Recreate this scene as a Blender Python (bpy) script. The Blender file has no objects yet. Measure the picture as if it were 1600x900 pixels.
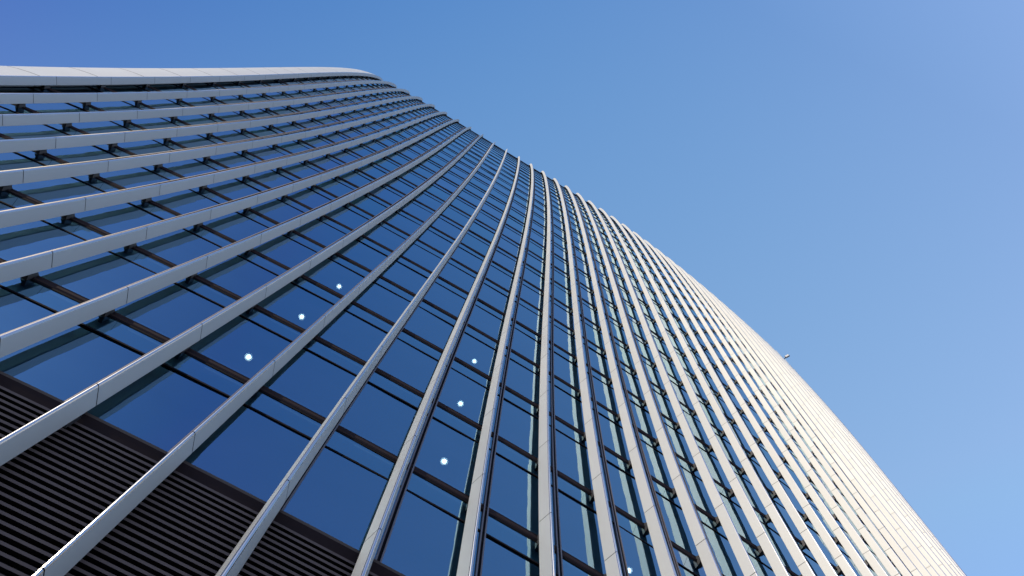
import bpy, math
import numpy as np
from mathutils import Matrix, Vector

# ------------------------------------------------------------------ camera / light
S = bpy.context.scene
EYE = 1.6
YAW, PITCH, ROLL, FPX = 0.5911770643417779, 1.4551280220236689, -0.09088500116997844, 1318.79
_f = np.array([math.sin(YAW)*math.cos(PITCH), math.cos(YAW)*math.cos(PITCH), math.sin(PITCH)])
_r = np.array([math.cos(YAW), -math.sin(YAW), 0.0]); _u = np.cross(_r, _f)
CR = math.cos(ROLL)*_r + math.sin(ROLL)*_u
CU = -math.sin(ROLL)*_r + math.cos(ROLL)*_u
cam = bpy.data.cameras.new('camera'); cam_ob = bpy.data.objects.new('camera', cam)
S.collection.objects.link(cam_ob)
cam.sensor_fit = 'HORIZONTAL'; cam.sensor_width = 36.0; cam.lens = FPX/1600*36
cam.clip_start = 0.05; cam.clip_end = 20000
cam_ob.matrix_world = Matrix(((CR[0], CU[0], -_f[0], 0), (CR[1], CU[1], -_f[1], 0), (CR[2], CU[2], -_f[2], EYE), (0, 0, 0, 1)))
S.camera = cam_ob

SUN_AZ, SUN_EL = math.radians(-135), math.radians(45)      # azimuth from +Y towards +X
sdir = Vector((math.sin(SUN_AZ)*math.cos(SUN_EL), math.cos(SUN_AZ)*math.cos(SUN_EL), math.sin(SUN_EL)))
W = bpy.data.worlds.new('World'); S.world = W; W.use_nodes = True
wn = W.node_tree; bg = wn.nodes['Background']
sky = wn.nodes.new('ShaderNodeTexSky'); sky.sky_type = 'NISHITA'; sky.sun_disc = False
sky.sun_elevation = SUN_EL; sky.sun_rotation = SUN_AZ
sky.altitude = 0; sky.air_density = 1.0; sky.dust_density = 0.3; sky.ozone_density = 2.5
# the air is hazier and paler towards the east, deeper blue towards the south-west: a soft tint over the whole dome
tc = wn.nodes.new('ShaderNodeTexCoord'); mxv = wn.nodes.new('ShaderNodeVectorMath'); mxv.operation = 'MAXIMUM'
mxv.inputs[1].default_value = (-0.6, -0.30, 0.0); wn.links.new(tc.outputs['Generated'], mxv.inputs[0]); cmb = wn.nodes.new('ShaderNodeCombineColor')
for ch, (gx_, gy_, gz_, g0_) in enumerate(((1.94, 1.585, -1.708, 2.751), (1.718, 1.434, -0.101, 1.446), (1.122, 0.914, -0.228, 1.59))):
    dt = wn.nodes.new('ShaderNodeVectorMath'); dt.operation = 'DOT_PRODUCT'; dt.inputs[1].default_value = (gx_, gy_, gz_)
    wn.links.new(mxv.outputs[0], dt.inputs[0])
    ad = wn.nodes.new('ShaderNodeMath'); ad.operation = 'ADD'; ad.inputs[1].default_value = g0_; wn.links.new(dt.outputs['Value'], ad.inputs[0])
    mr = wn.nodes.new('ShaderNodeClamp'); mr.inputs[1].default_value = (0.40, 0.58, 0.85)[ch]; mr.inputs[2].default_value = 2.4; wn.links.new(ad.outputs[0], mr.inputs[0])
    wn.links.new(mr.outputs[0], cmb.inputs[ch])
hm = wn.nodes.new('ShaderNodeMix'); hm.data_type = 'RGBA'; hm.blend_type = 'MULTIPLY'; hm.inputs[0].default_value = 1.0
sx = wn.nodes.new('ShaderNodeSeparateXYZ'); wn.links.new(tc.outputs['Generated'], sx.inputs[0])
hz = wn.nodes.new('ShaderNodeMapRange'); hz.interpolation_type = 'SMOOTHSTEP'; hz.inputs[1].default_value = 0.60; hz.inputs[2].default_value = 0.10
hz.inputs[3].default_value = 0.0; hz.inputs[4].default_value = 1.0; wn.links.new(sx.outputs[2], hz.inputs[0])
hh = wn.nodes.new('ShaderNodeMix'); hh.data_type = 'RGBA'; hh.inputs[7].default_value = (1.15, 1.18, 1.25, 1)
wn.links.new(hz.outputs[0], hh.inputs[0]); wn.links.new(cmb.outputs[0], hh.inputs[6])
wn.links.new(sky.outputs[0], hm.inputs[6]); wn.links.new(hh.outputs[2], hm.inputs[7])
wn.links.new(hm.outputs[2], bg.inputs[0]); bg.inputs[1].default_value = 0.15
sun = bpy.data.lights.new('sun', 'SUN'); sun.energy = 2.2; sun.angle = math.radians(0.5); sun.color = (1.0, 0.84, 0.60)
sun_ob = bpy.data.objects.new('sun', sun); S.collection.objects.link(sun_ob)
sun_ob.rotation_euler = (-sdir).to_track_quat('-Z', 'Y').to_euler(); sun_ob.location = sdir*300
S.view_settings.view_transform = 'Standard'; S.view_settings.look = 'None'
S.view_settings.exposure = 0.23; S.view_settings.gamma = 1.0; S.view_settings.use_curve_mapping = False
S.render.engine = 'CYCLES'
S.cycles.caustics_reflective = False; S.cycles.caustics_refractive = False
S.cycles.sample_clamp_indirect = 1.2
S.cycles.max_bounces = 8; S.cycles.transparent_max_bounces = 12

# ------------------------------------------------------------------ facade surface
# t counts the fins along the front, j counts the storeys (j = 0 at the louvre head), off = metres out from the glass
Z0, H, DIN, DOUT, LK = 12.002127+EYE, 4.0, 0.36031, 0.66028, 0.813344
PX = [-0.477969, -3.876519, 17.630717, -31.803711, 22.22362, -5.476571]
PY = [6.290274, -1.010547, -22.83278, 17.284521, -2.557755, -0.591393]
SP = [1.482497, 0.340732, -0.391632, 0.38713]
TH = np.array([[-2.2e-05, 0.025643, 0.052233, -0.03745], [0.134809, 0.05466, -0.301866, 0.141928],
               [-0.024536, 0.294287, -0.373915, 0.137305], [0.047745, -0.307299, 0.427413, -0.118104],
               [-0.071028, 0.122449, -0.058881, -0.036037], [0.027509, -0.0352, -0.000242, 0.017007]])
JT, RT = 31.0, 15.0            # storey where the front starts to round over into the roof, and the radius
GX, GW = np.polynomial.legendre.leggauss(12)
def theta(t, zz):
    T = np.stack([(t/10.0)**a for a in range(6)], -1); Z = np.stack([zz**b for b in range(4)], -1)
    return np.einsum('...a,...b,ab->...', T, Z, TH)
def plan(t, z):
    zz = (z-EYE)/100.0
    tt = t[..., None]*(GX+1)/2
    th = theta(tt, zz[..., None]*np.ones(len(GX))); w = GW/2
    s = sum(SP[k]*zz**k for k in range(4))
    X = sum(PX[k]*zz**k for k in range(6)) + s*t*(np.cos(th)*w).sum(-1)
    Y = sum(PY[k]*zz**k for k in range(6)) + s*t*(np.sin(th)*w).sum(-1)
    return np.stack([X, Y, z], -1), theta(t, zz)
BASE = np.array([12.0, 20.0, 0.0])
def frame(t, j):
    t, j = np.broadcast_arrays(np.asarray(t, float), np.asarray(j, float))
    z = Z0 + H*np.minimum(j, JT)
    P, th = plan(t, z); P2, _ = plan(t, z+0.05)
    T = P2-P; T /= np.linalg.norm(T, axis=-1, keepdims=True)
    A = np.stack([np.cos(th), np.sin(th), 0*th], -1)
    N = np.stack([np.sin(th), -np.cos(th), 0*th], -1)
    lean = (T*N).sum(-1)/T[..., 2]
    N = N.copy(); N[..., 2] = -lean*LK; N /= np.linalg.norm(N, axis=-1, keepdims=True)
    ph = (np.maximum(j-JT, 0)*H/RT)[..., None]
    pos = P + RT*(np.sin(ph)*T - (1-np.cos(ph))*N)
    return pos, np.cos(ph)*T - np.sin(ph)*N, A, np.cos(ph)*N + np.sin(ph)*T
def Q(t, j, off=0.0, e=0.0):
    P, T, A, N = frame(t, j)
    return P + np.asarray(off)[..., None]*N + np.asarray(e)[..., None]*A
def project(P):
    D = P - np.array([0, 0, EYE]); w = np.maximum(D@_f, 1e-3)
    return 800 + FPX*(D@CR)/w, 450 - FPX*(D@CU)/w, np.linalg.norm(D, axis=-1)

# ------------------------------------------------------------------ helpers
class MB:
    def __init__(s): s.v = []; s.f = []; s.m = []
    def add(s, v, f, m=0):
        b = len(s.v); s.v += [tuple(map(float, q)) for q in v]
        s.f += [tuple(b+i for i in q) for q in f]; s.m += [m]*len(f)
    def loft(s, rings, m=0, closed=True, caps=False):
        # rings: (n, k, 3)
        n, k, _ = rings.shape; f = []
        for a in range(n-1):
            for b in range(k if closed else k-1):
                c = (b+1) % k
                f.append((a*k+b, a*k+c, (a+1)*k+c, (a+1)*k+b))
        if caps: f += [tuple(range(k))[::-1], tuple((n-1)*k+i for i in range(k))]
        s.add(rings.reshape(-1, 3), f, m)
    def build(s, name, mats, parent=None, sharp=None, local=True):
        me = bpy.data.meshes.new(name)
        v = np.array(s.v) - (BASE if local else 0)
        me.from_pydata(v.tolist(), [], s.f); me.update()
        for mm in (mats if isinstance(mats, (list, tuple)) else [mats]): me.materials.append(mm)
        me.polygons.foreach_set('material_index', s.m)
        o = bpy.data.objects.new(name, me); S.collection.objects.link(o)
        if parent: o.parent = parent
        if sharp:
            me.polygons.foreach_set('use_smooth', [True]*len(me.polygons))
            me.set_sharp_from_angle(angle=math.radians(sharp))
        return o
def bar(mb, t, j0, j1, o0, o1, m=0, e0=None, e1=None):
    """horizontal bar following the front along the array t between storey heights and offsets"""
    r = np.stack([Q(t, j0, o0), Q(t, j0, o1), Q(t, j1, o1), Q(t, j1, o0)], 1)
    mb.loft(r, m, caps=True)
def lip(mb, t, j0, j1, o0, ob, o1, m=0):
    """a bar whose face slopes back towards its lower edge"""
    r = np.stack([Q(t, j0, o0), Q(t, j0, ob), Q(t, j1, o1), Q(t, j1, o0)], 1)
    mb.loft(r, m, caps=True)
def upright(mb, t0, t1, j, o0, o1, m=0):
    r = np.stack([Q(t0, j, o0), Q(t0, j, o1), Q(t1, j, o1), Q(t1, j, o0)], 1)
    mb.loft(r, m, caps=True)
def tag(o, label=None, cat=None, group=None, kind=None):
    if label: o['label'] = label
    if cat: o['category'] = cat
    if group: o['group'] = group
    if kind: o['kind'] = kind
def mat(name):
    m = bpy.data.materials.new(name); m.use_nodes = True
    return m, m.node_tree, m.node_tree.nodes['Principled BSDF']
def simple(name, col, rough=0.5, metal=0.0, spec=0.5, noise=0.0, scale=3.0):
    m, nt, b = mat(name)
    b.inputs['Base Color'].default_value = (*col, 1); b.inputs['Roughness'].default_value = rough
    b.inputs['Metallic'].default_value = metal; b.inputs['Specular IOR Level'].default_value = spec
    if noise:
        g = nt.nodes.new('ShaderNodeNewGeometry'); n = nt.nodes.new('ShaderNodeTexNoise'); n.inputs['Scale'].default_value = scale
        nt.links.new(g.outputs['Position'], n.inputs['Vector'])
        h = nt.nodes.new('ShaderNodeHueSaturation'); h.inputs['Color'].default_value = (*col, 1)
        mr = nt.nodes.new('ShaderNodeMapRange'); mr.inputs[3].default_value = 1-noise; mr.inputs[4].default_value = 1+noise
        nt.links.new(n.outputs[0], mr.inputs[0]); nt.links.new(mr.outputs[0], h.inputs['Value'])
        nt.links.new(h.outputs[0], b.inputs['Base Color'])
    return m

# fin cladding: satin metal paint, each panel a touch different, faint vertical weathering
def fin_material():
    m, nt, b = mat('fin_panel'); L = nt.links.new; N = nt.nodes.new
    g = N('ShaderNodeNewGeometry')
    rpi = g.outputs['Random Per Island']
    no = N('ShaderNodeTexNoise'); no.inputs['Scale'].default_value = 0.5; no.inputs['Detail'].default_value = 2.5
    mp = N('ShaderNodeMapping'); mp.inputs['Scale'].default_value = (3, 3, 0.35)
    L(g.outputs['Position'], mp.inputs[0]); L(mp.outputs[0], no.inputs['Vector'])
    a = N('ShaderNodeMath'); a.operation = 'MULTIPLY_ADD'; L(rpi, a.inputs[0]); a.inputs[1].default_value = 0.06; a.inputs[2].default_value = 0.93
    c = N('ShaderNodeMath'); c.operation = 'MULTIPLY_ADD'; L(no.outputs[0], c.inputs[0]); c.inputs[1].default_value = 0.10; L(a.outputs[0], c.inputs[2])
    h = N('ShaderNodeHueSaturation'); h.inputs['Color'].default_value = (0.54, 0.55, 0.545, 1); L(c.outputs[0], h.inputs['Value'])
    L(h.outputs[0], b.inputs['Base Color'])
    r = N('ShaderNodeMapRange'); L(no.outputs[0], r.inputs[0]); r.inputs[3].default_value = 0.60; r.inputs[4].default_value = 0.68
    L(r.outputs[0], b.inputs['Roughness'])
    b.inputs['Metallic'].default_value = 0.7
    return m
def glass_material():
    m, nt, b = mat('coated_glass'); L = nt.links.new; N = nt.nodes.new
    nt.nodes.remove(b); out = nt.nodes['Material Output']
    g = N('ShaderNodeNewGeometry')
    ramp = N('ShaderNodeMix'); ramp.data_type = 'RGBA'; L(g.outputs['Random Per Island'], ramp.inputs[0])
    ramp.inputs[6].default_value = (0.15, 0.58, 0.77, 1); ramp.inputs[7].default_value = (0.29, 0.53, 0.87, 1)
    tr = N('ShaderNodeBsdfTransparent'); tr.inputs[0].default_value = (0.28, 0.46, 0.58, 1)
    g1 = N('ShaderNodeBsdfGlossy'); g1.inputs['Roughness'].default_value = 0.01; L(ramp.outputs[2], g1.inputs[0])
    g2 = N('ShaderNodeBsdfGlossy'); g2.inputs['Roughness'].default_value = 0.01; g2.inputs[0].default_value = (0.80, 0.93, 0.98, 1)
    m1 = N('ShaderNodeMixShader'); m1.inputs[0].default_value = 0.34; L(tr.outputs[0], m1.inputs[1]); L(g1.outputs[0], m1.inputs[2])
    fr = N('ShaderNodeFresnel'); fr.inputs[0].default_value = 1.45
    m2 = N('ShaderNodeMixShader'); L(fr.outputs[0], m2.inputs[0]); L(m1.outputs[0], m2.inputs[1]); L(g2.outputs[0], m2.inputs[2])
    no = N('ShaderNodeTexNoise'); no.inputs['Scale'].default_value = 0.55; no.inputs['Detail'].default_value = 1.5; L(g.outputs['Position'], no.inputs['Vector'])
    bp = N('ShaderNodeBump'); bp.inputs['Strength'].default_value = 0.10; bp.inputs['Distance'].default_value = 0.15; L(no.outputs[0], bp.inputs['Height'])
    L(bp.outputs[0], g1.inputs['Normal']); L(bp.outputs[0], g2.inputs['Normal'])
    L(m2.outputs[0], out.inputs[0])
    return m
def emit(name, col, strength):
    m, nt, b = mat(name)
    b.inputs['Base Color'].default_value = (*col, 1); b.inputs['Emission Color'].default_value = (*col, 1)
    b.inputs['Emission Strength'].default_value = strength
    return m
FIN = fin_material(); GLASS = glass_material()
JOINT = simple('joint_gasket', (0.03, 0.03, 0.035), 0.8)
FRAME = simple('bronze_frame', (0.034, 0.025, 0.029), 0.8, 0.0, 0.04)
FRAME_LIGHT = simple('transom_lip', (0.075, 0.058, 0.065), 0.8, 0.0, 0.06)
MULLION = simple('mullion_cap', (0.15, 0.13, 0.135), 0.5, 0.2)
DARK = simple('dark_frame', (0.010, 0.009, 0.012), 0.8, 0.0, 0.04)
BRACKET = simple('bracket_steel', (0.03, 0.032, 0.04), 0.5, 0.3)
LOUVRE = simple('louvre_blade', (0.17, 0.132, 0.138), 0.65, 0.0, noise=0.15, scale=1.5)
BLACK = simple('louvre_void_shade', (0.006, 0.005, 0.008), 0.9)
SPANDREL = simple('spandrel_back', (0.10, 0.14, 0.17), 0.6)
CEIL = simple('office_ceiling', (0.06, 0.12, 0.16), 0.8)
CORE = simple('office_core', (0.04, 0.045, 0.055), 0.8)
CLAD = simple('rear_cladding', (0.42, 0.41, 0.39), 0.5, 0.2, noise=0.1, scale=0.3)
LAMP = emit('lamp_glow', (1.0, 0.93, 0.80), 6.0)
PANEL = simple('shaded_edge_panel', (0.52, 0.555, 0.59), 0.75, 0.0, 0.3, noise=0.06, scale=0.6)  # fin finish toned down: shade put into the colour against the full sun
NOSE = simple('polished_nose_trim', (0.55, 0.55, 0.55), 0.20, 1.0)
WHITE = simple('white_paint', (0.75, 0.74, 0.72), 0.45)

T0, T1 = -10, 27
GO = 0.20
def moff(i): return min(0.06+0.075*i, 0.42) if i >= 0 else -min(0.02+0.075*(-i), 0.50)
FL = lambda j: -0.055 if j == 0 else -0.10
JB = -(Z0-0.15)/H           # bottom of the fins
JTOP = 36.5

# ------------------------------------------------------------------ ground
gm, gnt, gb = mat('paving')
gg = gnt.nodes.new('ShaderNodeNewGeometry'); br = gnt.nodes.new('ShaderNodeTexBrick'); br.inputs['Scale'].default_value = 1.2
br.inputs['Color1'].default_value = (0.11, 0.107, 0.105, 1); br.inputs['Color2'].default_value = (0.13, 0.127, 0.125, 1); br.inputs['Mortar'].default_value = (0.09, 0.09, 0.09, 1)
br.inputs['Mortar Size'].default_value = 0.01
gnt.links.new(gg.outputs['Position'], br.inputs['Vector']); gnt.links.new(br.outputs[0], gb.inputs['Base Color']); gb.inputs['Roughness'].default_value = 0.8
mb = MB(); mb.add([(-4000, -4000, 0), (4000, -4000, 0), (4000, 4000, 0), (-4000, 4000, 0)], [(0, 1, 2, 3)])
o = mb.build('ground', simple('asphalt', (0.15, 0.148, 0.145), 0.9, noise=0.2), local=False); tag(o, kind='structure')
mb = MB()
mb.add([(-45, -9, 0), (75, -9, 0), (75, 60, 0), (-45, 60, 0), (-45, -9, .13), (75, -9, .13), (75, 60, .13), (-45, 60, .13)],
       [(4, 5, 6, 7), (0, 1, 5, 4), (1, 2, 6, 5), (2, 3, 7, 6), (3, 0, 4, 7)])
o = mb.build('pavement', gm, local=False); tag(o, kind='structure')

# ------------------------------------------------------------------ the tower
tower = bpy.data.objects.new('office_tower', None); S.collection.objects.link(tower)
tower.location = BASE; tower.empty_display_size = 5
tag(tower, 'tall blue glass tower with long pale vertical fins sweeping up and over its curved front', 'skyscraper')

# fins
HI, HO = 0.108296, 0.030
PROF = [(-HI, DIN), (-0.030, 0.640), (-0.022, 0.655), (-0.012, 0.664), (0, 0.667), (0.012, 0.664), (0.022, 0.655), (0.030, 0.640), (HI, DIN), (HI-0.02, DIN-0.012), (-HI+0.02, DIN-0.012)]
CORE_PROF = [(-HI*0.9, DIN+0.012), (-0.022, 0.628), (0, 0.652), (0.022, 0.628), (HI*0.9, DIN+0.012)]
GAP = 0.0032
def prof_rings(t, js, prof):
    P, T, A, N = frame(np.full(len(js), float(t)), np.array(js))
    return np.stack([P + o*N + e*A for e, o in prof], 1)
fins = {}
for i in range(T0, T1+1):
    mb = MB()
    edges = [JB] + [k for k in range(-3, int(JTOP)+1) if k > JB+0.2]
    for a, b in zip(edges[:-1], edges[1:]):
        sub = 3 if a < 20 else 2
        if a >= 28: sub = 4
        mb.loft(prof_rings(i, np.linspace(a+GAP, b-GAP, sub+1), PROF), 0)
        k = len(PROF)                                   # the rounded nose is a polished trim
        for q in range(sub): mb.m[len(mb.m)-(q+1)*k+1:len(mb.m)-(q+1)*k+7] = [2]*6
    mb.loft(prof_rings(i, np.linspace(JB, edges[-1], 120), CORE_PROF), 1, caps=True)
    fins[i] = mb.build('fin', [FIN, JOINT, NOSE], tower, sharp=7)
    if i in (0, 1): fins[i]['label'] = 'fin seen edge on with a bright glint along its nose'

# return cladding on the outer edge of the leftmost fin
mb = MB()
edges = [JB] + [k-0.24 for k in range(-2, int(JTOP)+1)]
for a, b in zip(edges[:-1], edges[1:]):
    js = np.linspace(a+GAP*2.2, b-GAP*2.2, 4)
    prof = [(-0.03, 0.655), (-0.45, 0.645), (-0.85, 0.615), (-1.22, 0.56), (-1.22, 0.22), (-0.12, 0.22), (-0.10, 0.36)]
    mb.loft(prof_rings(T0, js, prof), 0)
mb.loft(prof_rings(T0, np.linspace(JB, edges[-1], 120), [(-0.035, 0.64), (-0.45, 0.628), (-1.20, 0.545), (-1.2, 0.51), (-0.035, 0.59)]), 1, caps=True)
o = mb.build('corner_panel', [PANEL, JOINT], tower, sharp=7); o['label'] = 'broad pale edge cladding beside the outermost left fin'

# brackets: a short steel arm from the floor line to the back of every fin
def bracket(mb, i, j):
    jj = np.array([j-0.15, j-0.07])
    P, T, A, N = frame(np.full(2, float(i)), jj)
    r = []
    for off, w, ex in ((GO+0.005, 0.060, 0.05), (GO+0.09, 0.036, 0.0), (DIN+0.01, 0.036, 0.0)):
        lo = P[0]-ex*T[0]; hi = P[1]+ex*T[1]
        r.append([lo+off*N[0]-w*A[0], lo+off*N[0]+w*A[0], hi+off*N[1]+w*A[1], hi+off*N[1]-w*A[1]])
    mb.loft(np.array(r), 0, caps=True)
cells = [(i, j) for i in range(T0, T1+1) for j in range(0, 36)]
cen = Q(np.array([c[0] for c in cells], float), np.array([c[1]-.1 for c in cells], float), 0.25)
px, py, dist = project(cen)
vis = sorted([(dist[k], cells[k]) for k in range(len(cells)) if 0 < px[k] < 1600 and 0 < py[k] < 900 and cells[k][0] <= 13 and cells[k][0] != 0])
near_b = set(c for _, c in vis[:100])
mbs = MB()
for i, j in cells:
    if (i, j) in near_b:
        mb = MB(); bracket(mb, i, j); mb.build('bracket', BRACKET, fins[i])
    else: bracket(mbs, i, j)
o = mbs.build('bracket', BRACKET, tower); o['kind'] = 'stuff'

# windows
rng = np.random.default_rng(3)
def glazing(mb, i, j, bar_m=None):
    ta, tb = i+moff(i)+0.045, i+1+moff(i+1)-0.045
    j0 = j+FL(j)
    for ja, jb in ((j0+0.035, j0+0.762-(.045 if j == 0 else 0)), (j0+0.772-(.045 if j == 0 else 0), j+1+FL(j+1)-0.04)):
        ja = min(ja, jb); w = rng.normal(0, 0.0055, 4)
        P = Q(np.array([ta-.03, tb+.03, tb+.03, ta-.03]), np.array([ja, ja, jb, jb]), GO + w)
        mb.add(P, [(0, 1, 2, 3)], 0)
    if bar_m is not None: glaze_bar(mb, i, j, bar_m)
def glaze_bar(mb, i, j, m=0):
    t = np.linspace(i+moff(i), i+1+moff(i+1), 3); c = j+FL(1)+0.765
    r = np.stack([Q(t, c-.007, GO-.01), Q(t, c-.007, GO+.018), Q(t, c+.007, GO+.018), Q(t, c+.007, GO-.01)], 1)
    mb.loft(r, m, caps=True)
wc = [(i, j) for i in range(T0, T1) for j in range(0, 36)]
cen = Q(np.array([c[0]+.8 for c in wc]), np.array([c[1]+.5 for c in wc]), 0.0)
px, py, dist = project(cen)
vis = sorted([(dist[k], wc[k]) for k in range(len(wc)) if -20 < px[k] < 1620 and -20 < py[k] < 920 and wc[k][0] <= 11])
near_w = set(c for _, c in vis[:100])
mbs = MB()
for i, j in wc:
    if (i, j) in near_w:
        mb = MB(); glazing(mb, i, j); w = mb.build('window', GLASS, tower)
        mb = MB(); glaze_bar(mb, i, j); mb.build('glazing_bar', DARK, w)
    else: glazing(mbs, i, j, 1)
o = mbs.build('window', [GLASS, DARK], tower); o['kind'] = 'stuff'

# floor-line transoms (two caps with a dark recess between) and mullions
TT = np.linspace(T0+0.0, T1, (T1-T0)*2+1)
for j in range(0, 37):
    mb = MB(); c = j+FL(j); g = GO
    if j == 0:
        lip(mb, TT, c+0.030, c+0.038, g, g+0.01, g+0.045, 3); lip(mb, TT, c-0.022, c+0.0302, g-.18, g-0.10, g+0.02, 0)
    else:
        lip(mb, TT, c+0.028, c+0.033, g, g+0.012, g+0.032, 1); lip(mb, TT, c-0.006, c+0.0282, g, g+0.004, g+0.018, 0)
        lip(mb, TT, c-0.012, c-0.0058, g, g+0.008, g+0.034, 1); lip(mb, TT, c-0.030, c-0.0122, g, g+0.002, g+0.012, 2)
    mb.build('transom', [FRAME, FRAME_LIGHT, DARK, MULLION], tower)
jm = np.concatenate([np.linspace(-0.02, JT, 60), np.linspace(JT+.3, 36, 14)])
for i in range(T0, T1+1):
    mb = MB()
    c = i+moff(i); g = GO
    upright(mb, c-0.036, c-0.017, jm, g, g+0.040, 0); upright(mb, c+0.017, c+0.036, jm, g, g+0.040, 0)
    upright(mb, c-0.0172, c+0.0172, jm, g, g+0.012, 1)
    mb.build('mullion', [MULLION, DARK], tower)

# louvred plant storeys below the first glass row
JL = -2.25
nsl = 56
for i in range(T0, T1):
    mb = MB(); ta, tb = i-0.02, i+0.98
    tq = np.array([ta, tb])
    for k in range(nsl):
        jc = -0.094 - k*0.0382
        lip0, lip1 = jc-0.0038, jc+0.0034
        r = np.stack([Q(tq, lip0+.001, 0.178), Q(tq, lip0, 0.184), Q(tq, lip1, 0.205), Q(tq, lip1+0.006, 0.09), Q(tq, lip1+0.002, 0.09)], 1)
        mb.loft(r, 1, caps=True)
        mb.m[-6] = 0                                   # front lip keeps the blade colour; the rest is blackened as painted gap shade
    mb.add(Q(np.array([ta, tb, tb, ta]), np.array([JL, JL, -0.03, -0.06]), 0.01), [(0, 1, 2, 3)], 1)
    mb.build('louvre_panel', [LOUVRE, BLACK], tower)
mb = MB()
bar(mb, TT, JL-0.05, JL, 0.0, 0.27, 0)
mb.build('louvre_sill', FRAME, tower)
mb = MB()
for i in range(T0, T1):
    P = Q(np.array([i+.04, i+.96, i+.96, i+.04]), np.array([JB+.02, JB+.02, JL-.05, JL-.05]), GO)
    mb.add(P, [(0, 1, 2, 3)], 0)
    upright(mb, i-.04, i+.04, np.array([JB, JL-.05]), 0.1, 0.27, 1)
mb.build('ground_floor_glazing', [GLASS, FRAME], tower)

# inside: ceilings, spandrel backs, a dark core
jn = np.arange(0, 36)
for j in jn:
    mb = MB()
    bar(mb, TT, j+0.655, j+0.995, -4.5, 0.165, 0)
    o = mb.build('floor_slab', CEIL, tower)
mb = MB()
jg = np.linspace(JB, JTOP-0.6, 90)
TG, JG = np.meshgrid(TT, jg, indexing='ij')
V = Q(TG, JG, -4.4); n, k, _ = V.shape
mb.add(V.reshape(-1, 3), [(a*k+b, (a+1)*k+b, (a+1)*k+b+1, a*k+b+1) for a in range(n-1) for b in range(k-1)])
mb.build('core_wall', CORE, tower)

# flanks, back and roof
js = np.concatenate([np.linspace(JB, JT, 40), np.linspace(JT+.3, JTOP-.4, 12)])
L0 = Q(np.full(len(js), float(T0)), js, 0.50, -1.2); R0 = Q(np.full(len(js), float(T1)), js, 0.35, 0.05)
LB = L0 + np.stack([0*js+3.0, 38.0-np.maximum(js-JT, 0)*1.5, 0*js], 1); LB[:, 1] = 40
RB = R0 + np.stack([0*js-4.0, 0*js, 0*js], 1); RB[:, 1] = 40
rings = np.stack([L0, (L0*2+LB)/3, (L0+LB*2)/3, LB, (LB*2+RB)/3, (LB+RB*2)/3, RB, (RB+R0)/2, R0], 1)
mb = MB(); mb.loft(rings, 0, closed=False)
mb.build('rear_wall', CLAD, tower)
mb = MB()
te = np.linspace(T0-0.6, T1, 39); F = Q(te, np.full(39, JTOP-0.45), 0.1)
B = LB[-1] + (RB[-1]-LB[-1])*np.linspace(0, 1, 39)[:, None]; B[:, 2] = F[:, 2]
mb.loft(np.stack([F, (F*3+B)/4 + np.array([0, 0, 1.2]), (F+B)/2 + np.array([0, 0, 1.5]), B], 1), 0, closed=False)
mb.build('roof', CLAD, tower)

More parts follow.
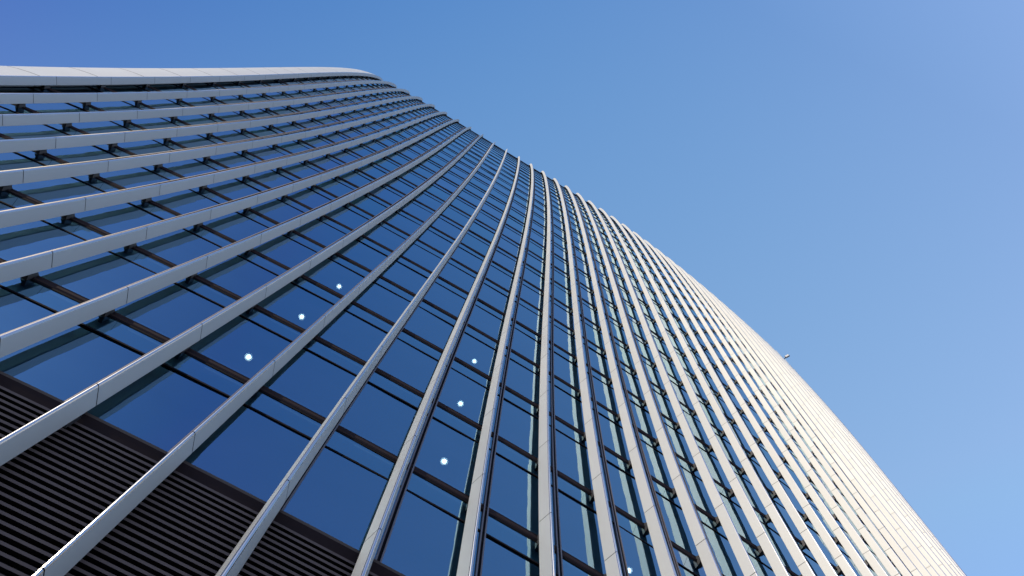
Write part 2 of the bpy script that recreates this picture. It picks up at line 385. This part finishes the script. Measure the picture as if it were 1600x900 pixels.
# ------------------------------------------------------------------ ceiling lights behind the glass
LIGHTS = [(-1.60, 1, -0.55, 'round lit ceiling light, the biggest and leftmost one, behind the second glass row'),
          (-1.545, 2, -0.50, 'round lit ceiling light one storey above the biggest leftmost one'),
          (-1.515, 3, -0.43, 'faint lit ceiling light topmost in the left column, half hidden by a floor line'),
          (1.655, 1, -0.55, 'round lit ceiling light lowest of the middle column, between two middle fins'),
          (1.645, 2, -0.52, 'round lit ceiling light one storey above the lowest of the middle column'),
          (1.655, 3, -0.45, 'faint lit ceiling light topmost in the middle column, peeping over a floor line'),
          (4.92, 1, -0.55, 'lone round lit ceiling light at the bottom edge of the photo, right of centre')]
def ring(c, r, z, n=20):
    a = np.linspace(0, 2*math.pi, n, endpoint=False)
    return np.stack([c[0]+r*np.cos(a), c[1]+r*np.sin(a), 0*a+z], 1)
for t, j, dep, lab in LIGHTS:
    c = Q(np.array(t), np.array(j+0.655), dep)
    e = bpy.data.objects.new('ceiling_light', None); S.collection.objects.link(e); e.location = c; e.empty_display_size = .2
    tag(e, lab, 'ceiling light', 'lit round ceiling lights behind the glass')
    sh = np.array([c[0], c[1], c[2]])
    mb = MB(); mb.loft(np.stack([ring((0, 0), .075, -.003), ring((0, 0), .095, -.003), ring((0, 0), .098, -.03), ring((0, 0), .092, -.04), ring((0, 0), .082, -.03), ring((0, 0), .078, -.02)]), 0)
    mb.build('rim', WHITE, e, sharp=40, local=False)
    mb = MB(); mb.loft(np.stack([ring((0, 0), .06, -.03), ring((0, 0), .058, -.05), ring((0, 0), .04, -.062), ring((0, 0), .012, -.068)]), 0, caps=True)
    mb.build('diffuser', LAMP, e, sharp=60, local=False)

# ------------------------------------------------------------------ small fitting on the right-hand edge
c = Q(np.array(25.5), np.array(28.6), 0.70, 0.0)
P, Tv, Av, Nv = frame(np.array(25.5), np.array(28.6))
e = bpy.data.objects.new('edge_fitting', None); S.collection.objects.link(e); e.location = c
tag(e, 'small pale boxy fitting sticking out past the right edge of the tower against the sky', 'fitting')
def obox(mb, ctr, hx, hy, hz, m=0, ch=0.2):
    def rg(s, w): return [ctr + s*Nv*hx + a*Av*hy*w + b*Tv*hz*w for a, b in ((-1, -1), (1, -1), (1, 1), (-1, 1))]
    mb.loft(np.array([rg(-1, 1-ch), rg(-1+ch, 1), rg(1-ch, 1), rg(1, 1-ch)]), m, caps=True)
fx = np.array([-0.87, -0.48, 0.0]); fy = np.array([0.48, -0.87, 0.0]); fz = np.array([0, 0, 1.0])
def wbox(mb, ctr, hx, hy, hz, ch=0.2):
    def rg(s_, w): return [ctr + s_*fx*hx + a_*fy*hy*w + b_*fz*hz*w for a_, b_ in ((-1, -1), (1, -1), (1, 1), (-1, 1))]
    mb.loft(np.array([rg(-1, 1-ch), rg(-1+ch, 1), rg(1-ch, 1), rg(1, 1-ch)]), 0, caps=True)
mb = MB(); wbox(mb, Nv*0.55, .13, .30, .36); mb.build('housing', WHITE, e, local=False)
mb = MB(); obox(mb, Nv*0.16, .22, .07, .07, ch=.05); mb.build('arm', WHITE, e, local=False)
